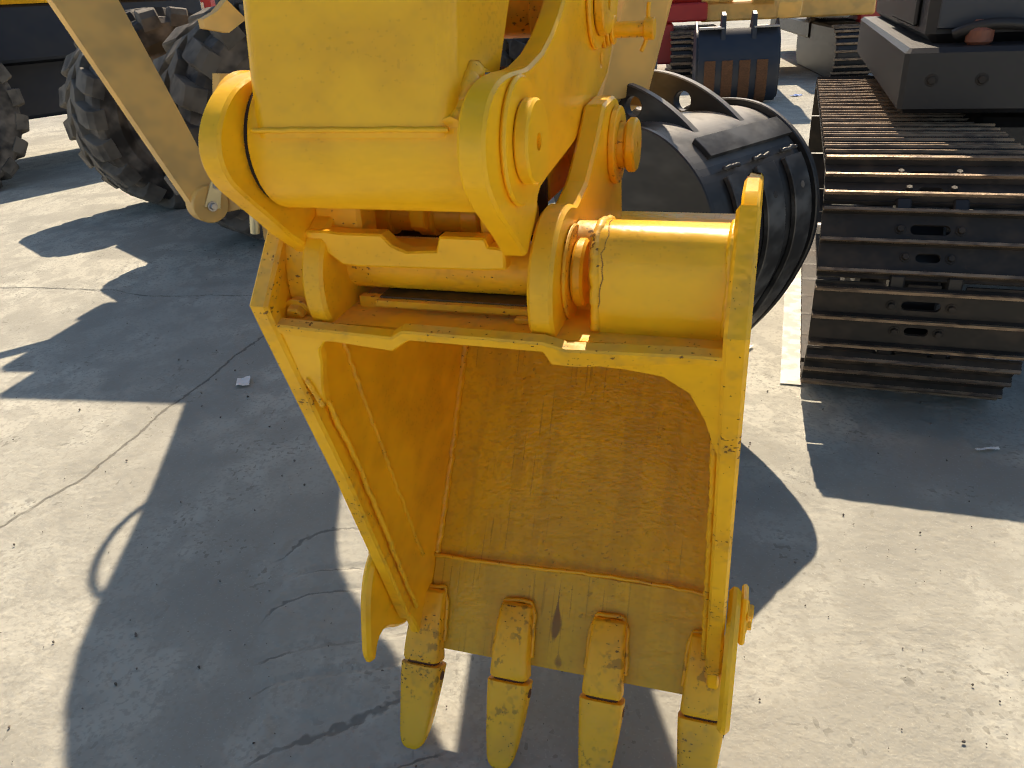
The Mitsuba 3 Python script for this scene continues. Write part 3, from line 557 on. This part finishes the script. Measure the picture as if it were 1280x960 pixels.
for y in (1.2, 2.1): obj(ce + 'carrier_roller', T(cyl((.25, y, .80), (WS - .2, y, .80), .075, .006, 24)), 'dark_steel', 40)
for y in np.linspace(.95, 2.85, 6): obj(ce + 'track_roller', T(cyl((.2, y, .17), (WS - .2, y, .17), .10, .008, 24)), 'dark_steel', 40)
obj(ce + 'drive_sprocket', T(cyl((WS / 2 - .05, .47 + LS, .478), (WS / 2 + .05, .47 + LS, .478), .36, .01, 48)), 'dark_steel', 40)
obj(ce + 'travel_motor', T(cyl((WS / 2 + .05, .47 + LS, .478), (WS + .15, .47 + LS, .478), .2, .02, 32)), 'orange_paint', 40)
obj(ce + 'car_body', T(cat(bx(WS - .10, 2.6, 1.25, 2.75, .55, .98, .04), bx(1.15, 2.2, 1.45, 2.55, .98, 1.10, .04))), 'dark_steel', 30)
obj(ce + 'side_step', T(bx(-.005, .10, .72, .77, .56, .60, .006)), 'white_paint', 30)
obj(ce + 'house', T(cat(bx(.30, 3.0, 1.05, 4.4, 1.03, 1.30, .02), bx(.40, 2.95, 1.30, 4.4, 1.30, 2.2, .04))), 'dark_steel', 30)
obj(ce + 'house_door', T(bx(.374, .3985, 1.6, 2.8, 1.36, 2.1, .01)), 'dark_steel', 30)
for a, b, z0, z1 in ((.44, .98, 1.36, 1.78), (1.01, 1.70, 1.36, 1.78), (.44, .98, 1.81, 2.12), (1.01, 1.70, 1.81, 2.12)):
    pk_ = obj(ce + 'access_panel', T(bx(a, b, 1.284, 1.2995, z0, z1, .006)), 'navy_paint', 30)
    obj(pk_ + '__handle', T(tube(spline([(b - .12, 1.283, z0 + .1), (b - .12, 1.262, z0 + .11), (b - .12, 1.262, z0 + .19), (b - .12, 1.283, z0 + .2)], 14), .006, 8)), 'bright_steel', True)
for x in np.linspace(.42, 1.8, 8): obj(ce + 'frame_bolt', T(hexbolt((x, 1.0485, 1.17), (0, -1, 0), .018, .014)), 'track_steel')
obj(ce + 'swing_motor', T(cat(cyl((.60, 1.19, 1.3005), (.60, 1.19, 1.37), .055, .012, 24), cyl((.60, 1.19, 1.37), (.60, 1.19, 1.40), .03, .006, 20))), 'orange_paint', 40)
obj(ce + 'swing_motor', T(cat(bx(1.06, 1.22, 1.14, 1.24, 1.3005, 1.37, .012), cyl((1.14, 1.19, 1.37), (1.14, 1.19, 1.42), .03, .008, 24))), 'orange_paint', 40)
obj(ce + 'hose', T(tube(spline([(.5, 1.20, 1.34), (.62, 1.17, 1.38), (.9, 1.16, 1.35), (1.15, 1.16, 1.33), (1.5, 1.22, 1.5)], 30), .025, 10)), 'hose_rubber', True)
for i in range(NSH):
    s0 = (i + .1) * PITCH; c, n = path(s0); fwd = path(s0 + .01)[0] - path(s0 - .01)[0]; fwd /= np.linalg.norm(fwd)
    if c[1] < 1.6 and c[2] > .3 or i % 2 == 0:
        SFm = Frame(T.p(c + A([2.15, 0, 0])), fwd @ T.M, n @ T.M, A([1., 0, 0]) @ T.M)
        obj(ce + 'track_shoe', SFm(cat(shoe, *gro, *gre)), 'track_steel', 30)
T2 = Frame(T.p([2.15, 0, 0]), tX, tY, ZX)
obj(ce + 'track_frame', T2(bx(.16, WS - .16, .3, 3.4, .10, .84, .03)), 'dark_steel', 30)

# ------------------------------------------------------------------ far excavator with its bucket, red machine
def pr(u, v, Yd):                                       # a sight line's point at a given distance ahead
    r = math.cos(RO) * A([1., 0, 0]) - math.sin(RO) * u0
    d = fw + r * (u - 640) / 1000 - upv * (v - 480) / 1000
    return A([0, 0, EYE]) + d * Yd / d[1]
fX, fY = A([.985, -.17, 0]), A([.17, .985, 0])
o = pr(918, 122, 12.2); o[2] = 0
FB = Frame(o, fX, fY, ZX)
thing('excavator_bucket_002', 'dark blue bucket with rusty wear bars on the ground before the far excavator', 'excavator bucket')
fb = 'excavator_bucket_002__'
pf = spline([(.10, .05), (-.06, .12), (-.12, .35), (-.10, .62), (0, .86), (.12, .98)], 30)
def xplate(poly, x0, x1, b=.003): m = plate(poly, x0, x1, b); m.vertices = m.vertices[:, [2, 0, 1]]; return m
obj(fb + 'shell', FB(xplate(Polygon(np.vstack([pf, inset(pf, -.03)[::-1]])).buffer(0), -.55, .55)), 'navy_paint', 40)
for x0 in (-.58, .55): obj(fb + 'side_plate', FB(xplate(Polygon(np.vstack([inset(pf, .01), [(.35, 1.1), (.75, .9), (.6, .2)]])).buffer(0), x0, x0 + .03)), 'navy_paint', 30)
for x in (-.46, -.22, .02, .26): obj(fb + 'wear_bar', FB(xplate(Polygon(np.vstack([inset(pf, -.029)[1:18], inset(pf, -.055)[1:18][::-1]])).buffer(0), x, x + .15)), 'rust', 40)
for x in (-.24, .18): obj(fb + 'mounting_ear', FB(xplate(Polygon([(-.04, .82), (0, 1.18), (.14, 1.22), (.35, 1.0), (.3, .8)]), x, x + .06)), 'navy_paint', 30)
for a, b in ((-.545, -.2), (.2, .545)): obj(fb + 'top_plate', FB(bx(a, b, -.02, .22, 1.0, 1.03, .006)), 'bright_steel', 30)
o2 = pr(985, 75, 14.2); o2[2] = 0
FE = Frame(o2, fX, fY, ZX)
thing('crawler_excavator_001', 'tan crawler excavator with dark cab windows standing far behind the dark blue bucket', 'excavator')
fe = 'crawler_excavator_001__'
for x0 in (-1.55, .75):
    obj(fe + 'track', FE(xplate(Polygon(LineString([(.4, .42), (3.4, .42)]).buffer(.42)), x0, x0 + .6, .03)), 'dark_steel', 30)
    for k in range(12):
        a = k * math.pi / 11 + math.pi / 2; c_ = A([0, .4 + .425 * math.cos(a), .42 + .425 * math.sin(a)])
        obj(fe + 'track_shoe', FE(bx(x0 - .03, x0 + .63, c_[1] - .035, c_[1] + .035, c_[2] - .02, c_[2] + .02, .006)), 'grouser_steel', 30)
obj(fe + 'house', FE(cat(bx(-1.4, 1.5, .9, 3.9, .98, 1.28, .03), bx(.35, 1.5, .95, 3.9, 1.28, 2.2, .05))), 'tan_paint', 30)
obj(fe + 'cab', FE(cat(bx(-.6 + .9, -.52 + .9, .88, .96, 1.28, 2.7, .02), bx(1.46, 1.54, .84, .92, 1.28, 2.7, .02), bx(.28, 1.56, .84, 2.4, 2.70, 2.80, .03))), 'dark_steel', 30)
obj(fe + 'windscreen', FE(bx(.385, 1.455, .875, .885, 1.30, 2.68, .003)), 'glass_dark', 30)
obj(fe + 'boom', FE(xplate(Polygon([(1.0, 1.2), (.9, 1.6), (-.6, 3.2), (-1.4, 3.3), (-1.4, 3.0), (-.7, 2.8), (.5, 1.3)]), -.55, -.15, .02)), 'tan_paint', 30)
obj(fe + 'arm', FE(xplate(Polygon([(-1.45, 3.4), (-1.2, 3.4), (-1.55, 1.25), (-1.85, 1.1), (-1.95, 1.3)]), -.52, -.18, .02)), 'tan_paint', 30)
obj(fe + 'bucket_cylinder', FE(tube([(-.36, -1.95, 1.4), (-.36, -1.75, 2.8)], .06, 12)), 'dark_steel', True)
for x in (-1.25, -1.0): obj(fe + 'headlamp', FE(cat(cyl((x, .86, 1.42), (x, .80, 1.42), .08, .01, 20))), 'lamp_lens', 40)
obj(fe + 'tool_box', FE(bx(-1.40, -.85, .86, 1.6, 1.285, 1.62, .03)), 'tan_paint', 30)
o3 = pr(850, 92, 14.8); o3[2] = 0
FR = Frame(o3, fX, fY, ZX)
thing('crawler_excavator_002', 'red crawler excavator half hidden behind the shaded tan arm', 'excavator')
fr = 'crawler_excavator_002__'
for x0 in (-2.0, -.15):
    obj(fr + 'track', FR(xplate(Polygon(LineString([(.4, .42), (3.4, .42)]).buffer(.41)), x0, x0 + .55, .03)), 'dark_steel', 30)
    for k in range(13):
        a = k * math.pi / 11 + math.pi / 2 - .3; c_ = A([0, .4 + .425 * math.cos(a), .42 + .425 * math.sin(a)])
        obj(fr + 'track_shoe', FR(bx(x0 - .03, x0 + .58, c_[1] - .03, c_[1] + .03, c_[2] - .025, c_[2] + .025, .006)), 'grouser_steel', 30)
obj(fr + 'house', FR(cat(bx(-2.1, .45, .5, 3.8, 1.0, 1.3, .03), bx(-2.1, .45, .55, 3.8, 1.3, 2.4, .08))), 'red_paint', 30)
obj(fr + 'belly_plate', FR(bx(-1.5, -.12, .55, 3.4, .32, .985, .03)), 'red_paint', 30)
obj(fr + 'grille', FR(cat(*[bx(-.5, .3, .53, .5495, 1.45 + k * .1, 1.50 + k * .1, .004) for k in range(6)])), 'dark_steel', 30)

# red and white machine at the upper right
o4 = pr(1082, 60, 16.0); o4[2] = 0
FG = Frame(o4, fX, fY, ZX)
thing('truck', 'red and white truck parked far off behind the black crawler excavator', 'truck')
obj('truck__cab', FG(bx(-.95, -.25, 0, 1.6, .9, 2.8, .1)), 'white_paint', 30)
obj('truck__body', FG(bx(-.2, .35, 0, 5, .8, 3.2, .05)), 'red_paint', 30)
obj('truck__tank', FG(bx(.4, 1.4, .2, 5, 1.6, 3.0, .15)), 'white_paint', 30)
obj('truck__chassis', FG(bx(-1.0, 1.4, .3, 5.5, .55, .85, .03)), 'dark_steel', 30)
for x in (-.9, 1.1): obj('truck__tyre', FG(cyl((x, 1.0, .5), (x + .3, 1.0, .5), .5, .06, 32)), 'rubber', 40)

# ------------------------------------------------------------------ wheel loader on the left
def tyre_mesh(R=.84, w=.66, nlug=19):
    prof = [(R * .60, -w * .42), (R * .70, -w * .5), (R * .86, -w * .5), (R * .915, -w * .45), (R * .925, 0), (R * .915, w * .45), (R * .86, w * .5), (R * .70, w * .5), (R * .60, w * .42)]
    lugs = []
    for k in range(nlug):
        for sd in (-1, 1):
            rg = []
            for t, x in ((0, .0), (.12, .06), (.30, .15), (.38, .20), (.6, .30), (.85, .44), (.93, .49), (1.0, .525)):
                a_ = (k + (.5 if sd > 0 else 0)) * 2 * np.pi / nlug + (.30 * t if t < .36 else .108 + .12 * (t - .36) + (.10 if t > .37 else 0)) 
                rr = R * (1.0 if t < .9 else (.985 if t < .95 else .93)); ri = R * (.90 if t < .9 else .82); hw = .098 * R * (1 if t < .9 else .9)
                u_ = A([0, math.cos(a_), math.sin(a_)]); v_ = A([0, -math.sin(a_), math.cos(a_)])
                rg.append(A([A([sd * x * w, 0, 0]) + u_ * q + v_ * z_ for q, z_ in ((ri, -hw * 1.08), (rr * .985, -hw), (rr, -hw * .9), (rr, hw * .9), (rr * .985, hw), (ri, hw * 1.08))]))
            lugs.append(loft(rg))
    return lathe(prof, (0, 0, 0), (1, 0, 0), 64), lugs
TY, LUGS = tyre_mesh()
cA, cB = A([-2.92, 7.62, .80]), A([-1.66, 6.25, .80])
axd = (cB - cA) / np.linalg.norm(cB - cA); wF = A([axd[1], -axd[0], 0]); wF = wF if wF[1] < 0 else -wF   # forward, towards us
thing('wheel_loader', 'tan wheel loader without its bucket, lift arm lowered, on big chevron tyres', 'wheel loader')
wl_ = 'wheel_loader__'
WLF = Frame((cA + cB) / 2 * A([1, 1, 0]), axd, -wF, ZX)          # x along the axle to the right, y backwards
hx = np.linalg.norm(cB - cA) / 2
def wheel(F, x, y, R=.84, pre=wl_):
    def put(m, z=.80): m = m.copy(); m.vertices = m.vertices + A([x, y, z]); return F(m)
    k = obj(pre + 'tyre', put(TY), 'rubber', 30)
    if y == 0:
        for g in LUGS: obj(k + '__lug', put(g), 'dusty_rubber', 25)
    else: obj(k + '__tread', put(cat(*LUGS)), 'dusty_rubber', 25, kind='stuff')
    obj(k + '__rim', put(cat(lathe([(.50, -.2), (.46, -.1), (.2, -.06), (.2, .06), (.46, .1), (.50, .2)], (0, 0, 0), (1, 0, 0), 36))), 'tan_paint', 40)
for x in (-hx, hx): wheel(WLF, x, 0)
for x in (-hx, hx): wheel(WLF, x, 3.1)
obj(wl_ + 'axle', WLF(cyl((-hx, 0, .8), (hx, 0, .8), .16, .02, 24)), 'tan_paint', 40)
obj(wl_ + 'front_frame', WLF(cat(bx(-.38, .38, -.35, 1.2, .55, 1.15, .04), bx(-.40, -.30, .2, .9, 1.0, 1.40, .03), bx(.30, .40, .2, .9, 1.0, 1.40, .03))), 'tan_paint', 30)
obj(wl_ + 'rear_frame', WLF(cat(bx(-.8, .8, 1.6, 4.9, .7, 1.25, .04), bx(-.75, .75, 2.6, 5.0, 1.25, 2.1, .08))), 'navy_paint', 30)
obj(wl_ + 'cab', WLF(cat(bx(-.75, -.66, 1.25, 1.35, 1.3, 3.1, .02), bx(.66, .75, 1.25, 1.35, 1.3, 3.1, .02), bx(-.8, .8, 1.2, 2.7, 3.1, 3.22, .04), bx(-.78, .78, 1.25, 2.6, 1.25, 1.75, .04))), 'navy_paint', 30)
obj(wl_ + 'windscreen', WLF(bx(-.655, .655, 1.29, 1.30, 1.76, 3.09, .003)), 'glass_dark', 30)
def bar3(pts, w, t):                                    # a flat beam through world points: depth t across the view, width w
    pts = A(pts, float); rg = []
    for k in range(len(pts)):
        d = pts[min(k + 1, len(pts) - 1)] - pts[max(k - 1, 0)]; d /= np.linalg.norm(d)
        vv = np.cross(d, axd); vv /= np.linalg.norm(vv)
        rg.append(A([pts[k] + sx * axd * t / 2 + sy * vv * w[k] / 2 for sx, sy in ((-1, -1), (1, -1), (1, 1), (-1, 1))]))
    return loft(rg)
q0, q1, q2 = pr(259, 254, 5.05), pr(196, 150, 5.15), pr(92, -20, 5.35)
obj(wl_ + 'lift_arm', bar3([q2, q1, q0], [.36, .27, .20], .10), 'tan_paint', 30)
obj(wl_ + 'pivot_eye', cyl(q0 - axd * .06, q0 + axd * .06, .115, .006, 32), 'tan_paint', 40)
pv = obj(wl_ + 'keeper_plate', bar3([q0 + axd * .062 - A([0, 0, .02]), q0 + axd * .062 + A([.05, .02, .13])], [.10, .07], .012), 'zinc', 30)
nf = axd * .075
obj(pv + '__bolt', hexbolt(q0 + nf - A([0, 0, .01]), axd, .022, .02), 'bright_steel'); obj(pv + '__bolt', hexbolt(q0 + nf + A([.045, .02, .11]), axd, .016, .02), 'bright_steel')
wp0, wp1 = pr(255, 200, 5.95), pr(330, 262, 5.75)
def facing(px, Yd, t=.10):                            # a plate in the plane across the view, from sight lines at one distance
    m = plate(Polygon([(q[0], q[2]) for q in (pr(u, v, Yd) for u, v in px)]).buffer(0), 0, t, .006); m.vertices = np.c_[m.vertices[:, 0], Yd + m.vertices[:, 2], m.vertices[:, 1]]; m.invert(); return m
obj(wl_ + 'attachment_frame', facing([(245, 246), (262, 232), (268, 205), (290, 195), (352, 220), (352, 268), (300, 262), (262, 270), (248, 264)], 5.10), 'tan_paint', 30)
obj(wl_ + 'attachment_frame', facing([(322, 255), (352, 250), (352, 305), (330, 300)], 5.02, .06), 'tan_paint', 30)
obj(wl_ + 'hose_fitting', cyl(pr(317, 262, 5.0), pr(319, 292, 5.0), .030, .004, 16), 'zinc', 40)
obj(wl_ + 'lamp_bracket', bar3([pr(285, 128, 5.2), pr(283, 92, 5.2)], [.15, .13], .10), 'tan_paint', 30)
# second loader, only its wheel and yellow hood reach into the frame
o5 = A([-5.62, 8.4, 0]); WL2 = Frame(o5, A([.82, -.57, 0]), A([.57, .82, 0]), ZX)
thing('wheel_loader_001', 'yellow wheel loader at the left edge of the yard with dark tyres', 'wheel loader')
wheel(WL2, -.05, .0, pre='wheel_loader_001__'); wheel(WL2, -2.1, .0, pre='wheel_loader_001__')
obj(wl_ + 'bracket', bar3([pr(252, 30, 5.3), pr(275, 28, 5.3), pr(292, 12, 5.3)], [.05, .13, .15], .08), 'tan_paint', 30)
obj('wheel_loader_001__chassis', WL2(bx(-1.9, -.2, -.3, 3.5, .6, 1.2, .04)), 'navy_paint', 30)
obj('wheel_loader_001__hood', WL2(bx(-2.0, .2, -.1, 3.5, 1.75, 2.4, .08)), 'yellow_paint', 30)
obj('wheel_loader_001__engine_panel', WL2(bx(-1.9, .1, .0, 3.4, 1.2, 1.75, .03)), 'navy_paint', 30)
obj('wheel_loader_001__step', WL2(bx(.25, .85, -.5, -.2, .74, .80, .01)), 'white_paint', 30)
# red machine glimpsed between the loader's arms
o6 = pr(222, 60, 13.0); o6[2] = 0
thing('backhoe_tractor', 'red tractor with a white panel glimpsed behind the wheel loader', 'tractor')
RT = Frame(o6, fX, fY, ZX)
obj('backhoe_tractor__bonnet', RT(bx(-.6, .6, 0, 2.2, .9, 2.1, .12)), 'red_paint', 30)
obj('backhoe_tractor__panel', RT(bx(-.1, .55, -.012, -.001, 1.2, 1.7, .003)), 'white_paint', 30)
for x in (-.9, .6): obj('backhoe_tractor__tyre', RT(cyl((x, .3, .55), (x + .3, .3, .55), .55, .05, 32)), 'rubber', 40)

# ------------------------------------------------------------------ the excavator whose boom reaches over the yard between loader and viewer (its shadow lies left of the bucket)
thing('crawler_excavator_003', 'dark blue excavator standing behind the thick yellow arm, its boom raised overhead', 'excavator')
x3 = 'crawler_excavator_003__'
S = A([(-1.20, 3.8), (-1.09, 3.1), (-.97, 2.2), (-.90, 1.8), (-.655, 1.35), (-.46, .95), (-.28, .5)])
zs = A([1.9, 2.0, 2.1, 2.15, 2.2, 2.2, 2.1]); k_ = SUN[:2] / SUN[2]
cc = np.c_[S + zs[:, None] * k_, zs]; ccs = spline(cc, 24)
rg = []
wd = np.interp(np.linspace(0, 1, 24), [0, .3, .6, 1], [.33, .31, .31, .30])
for k in range(24):
    d = ccs[min(k + 1, 23)] - ccs[max(k - 1, 0)]; d /= np.linalg.norm(d); sd = np.cross(d, ZX); sd /= np.linalg.norm(sd); vv = np.cross(sd, d)
    rg.append(A([ccs[k] + sx * sd * wd[k] + sy * vv * .16 for sx, sy in ((-1, -1), (1, -1), (1, 1), (-1, 1))]))
obj(x3 + 'boom', loft(rg), 'tan_paint', 30)
hs = spline([ccs[8] + A([-.29, .0, .05]), ccs[9] + A([-.38, .02, .02]), ccs[10] + A([-.425, .0, .0]), ccs[11] + A([-.40, -.02, .02]), ccs[11] + A([-.27, -.10, .06])], 24)
obj(x3 + 'boom_hose', tube(hs, .014, 10), 'hose_rubber', True)
HF = Frame([-1.28, 5.95, 0], A([.985, -.17, 0]), A([.17, .985, 0]), ZX)
obj(x3 + 'house', HF(cat(bx(-.72, .80, .1, 2.8, 1.0, 1.35, .03), bx(-.70, .78, .15, 2.8, 1.35, 2.42, .05))), 'navy_paint', 30)
obj(x3 + 'upper_deck', HF(cat(bx(-.62, .75, -.72, .2, 2.12, 2.40, .04), bx(-.85, -.55, -.45, .35, 2.16, 2.38, .05), bx(-.90, -.70, .2, .4, 2.1, 2.3, .03))), 'navy_paint', 30)
for x0 in (-.75, .35): obj(x3 + 'track', HF(xplate(Polygon(LineString([(.4, .4), (2.6, .4)]).buffer(.4)), x0, x0 + .45, .03)), 'dark_steel', 30)
obj(x3 + 'car_body', HF(bx(-.3, .4, .8, 2.2, .4, 1.0, .03)), 'dark_steel', 30)

# ------------------------------------------------------------------ small litter
def litter(name, u, v, w, h, m, lab, cat_, rot=.4, z=.012):
    r = math.cos(RO) * A([1., 0, 0]) - math.sin(RO) * u0; d = fw + r * (u - 640) / 1000 - upv * (v - 480) / 1000
    p = A([0, 0, EYE]) + d * (z - EYE) / d[2]
    g = np.linspace(-.5, .5, 7); gx_, gy_ = np.meshgrid(g, g); zz = .012 * (meshkit.noise(np.stack([gx_ * 4 + u, gy_ * 4 + v, 0 * gx_], -1)) - .3) * 2
    c_, s_ = math.cos(rot), math.sin(rot); V = np.stack([p[0] + (gx_ * w * c_ - gy_ * h * s_), p[1] + (gx_ * w * s_ + gy_ * h * c_), p[2] + zz * max(w, h) * 6], -1).reshape(-1, 3)
    i_ = (np.arange(6)[:, None] * 7 + np.arange(6)).ravel(); top = np.vstack([np.c_[i_, i_ + 1, i_ + 8], np.c_[i_, i_ + 8, i_ + 7]])
    k = obj(name, tm(V, top), m, True); labels[k] = {'label': lab, 'category': cat_}
litter('paper_scrap', 1234, 561, .085, .018, 'paper', 'thin white paper strip lying in the shadow of the crawler track', 'litter', .1)
litter('paper_scrap', 936, 433, .05, .03, 'paper', 'small white paper scrap just right of the yellow bucket side', 'litter', .9)
litter('plastic_scrap', 995, 119, .16, .12, 'blue_plastic', 'crumpled blue plastic scrap far off beside the crawler track', 'litter', .5)
litter('paper_scrap', 304, 477, .06, .09, 'paper', 'pale paper scrap in the big shadow left of the bucket', 'litter', .2)
vs, fs, n0 = [], [], 0
ico = trimesh.creation.icosphere(1)
for i in range(900):
    x, y = rng.uniform(-2.6, 2.3), rng.uniform(1.05, 6) if i % 3 else rng.uniform(1.05, 2.8)
    r = .0014 + .0034 * rng.random() ** 5
    v = ico.vertices * r * rng.uniform(.6, 1.3, 3) * (1 + .25 * (rng.random((len(ico.vertices), 1)) - .5)) + A([x, y, r * .5 + .004])
    vs.append(v); fs.append(ico.faces + n0); n0 += len(v)
obj('gravel', tm(np.vstack(vs), np.vstack(fs)), 'stone', False, 'scattered dark grit on the concrete', kind='stuff', category='gravel')
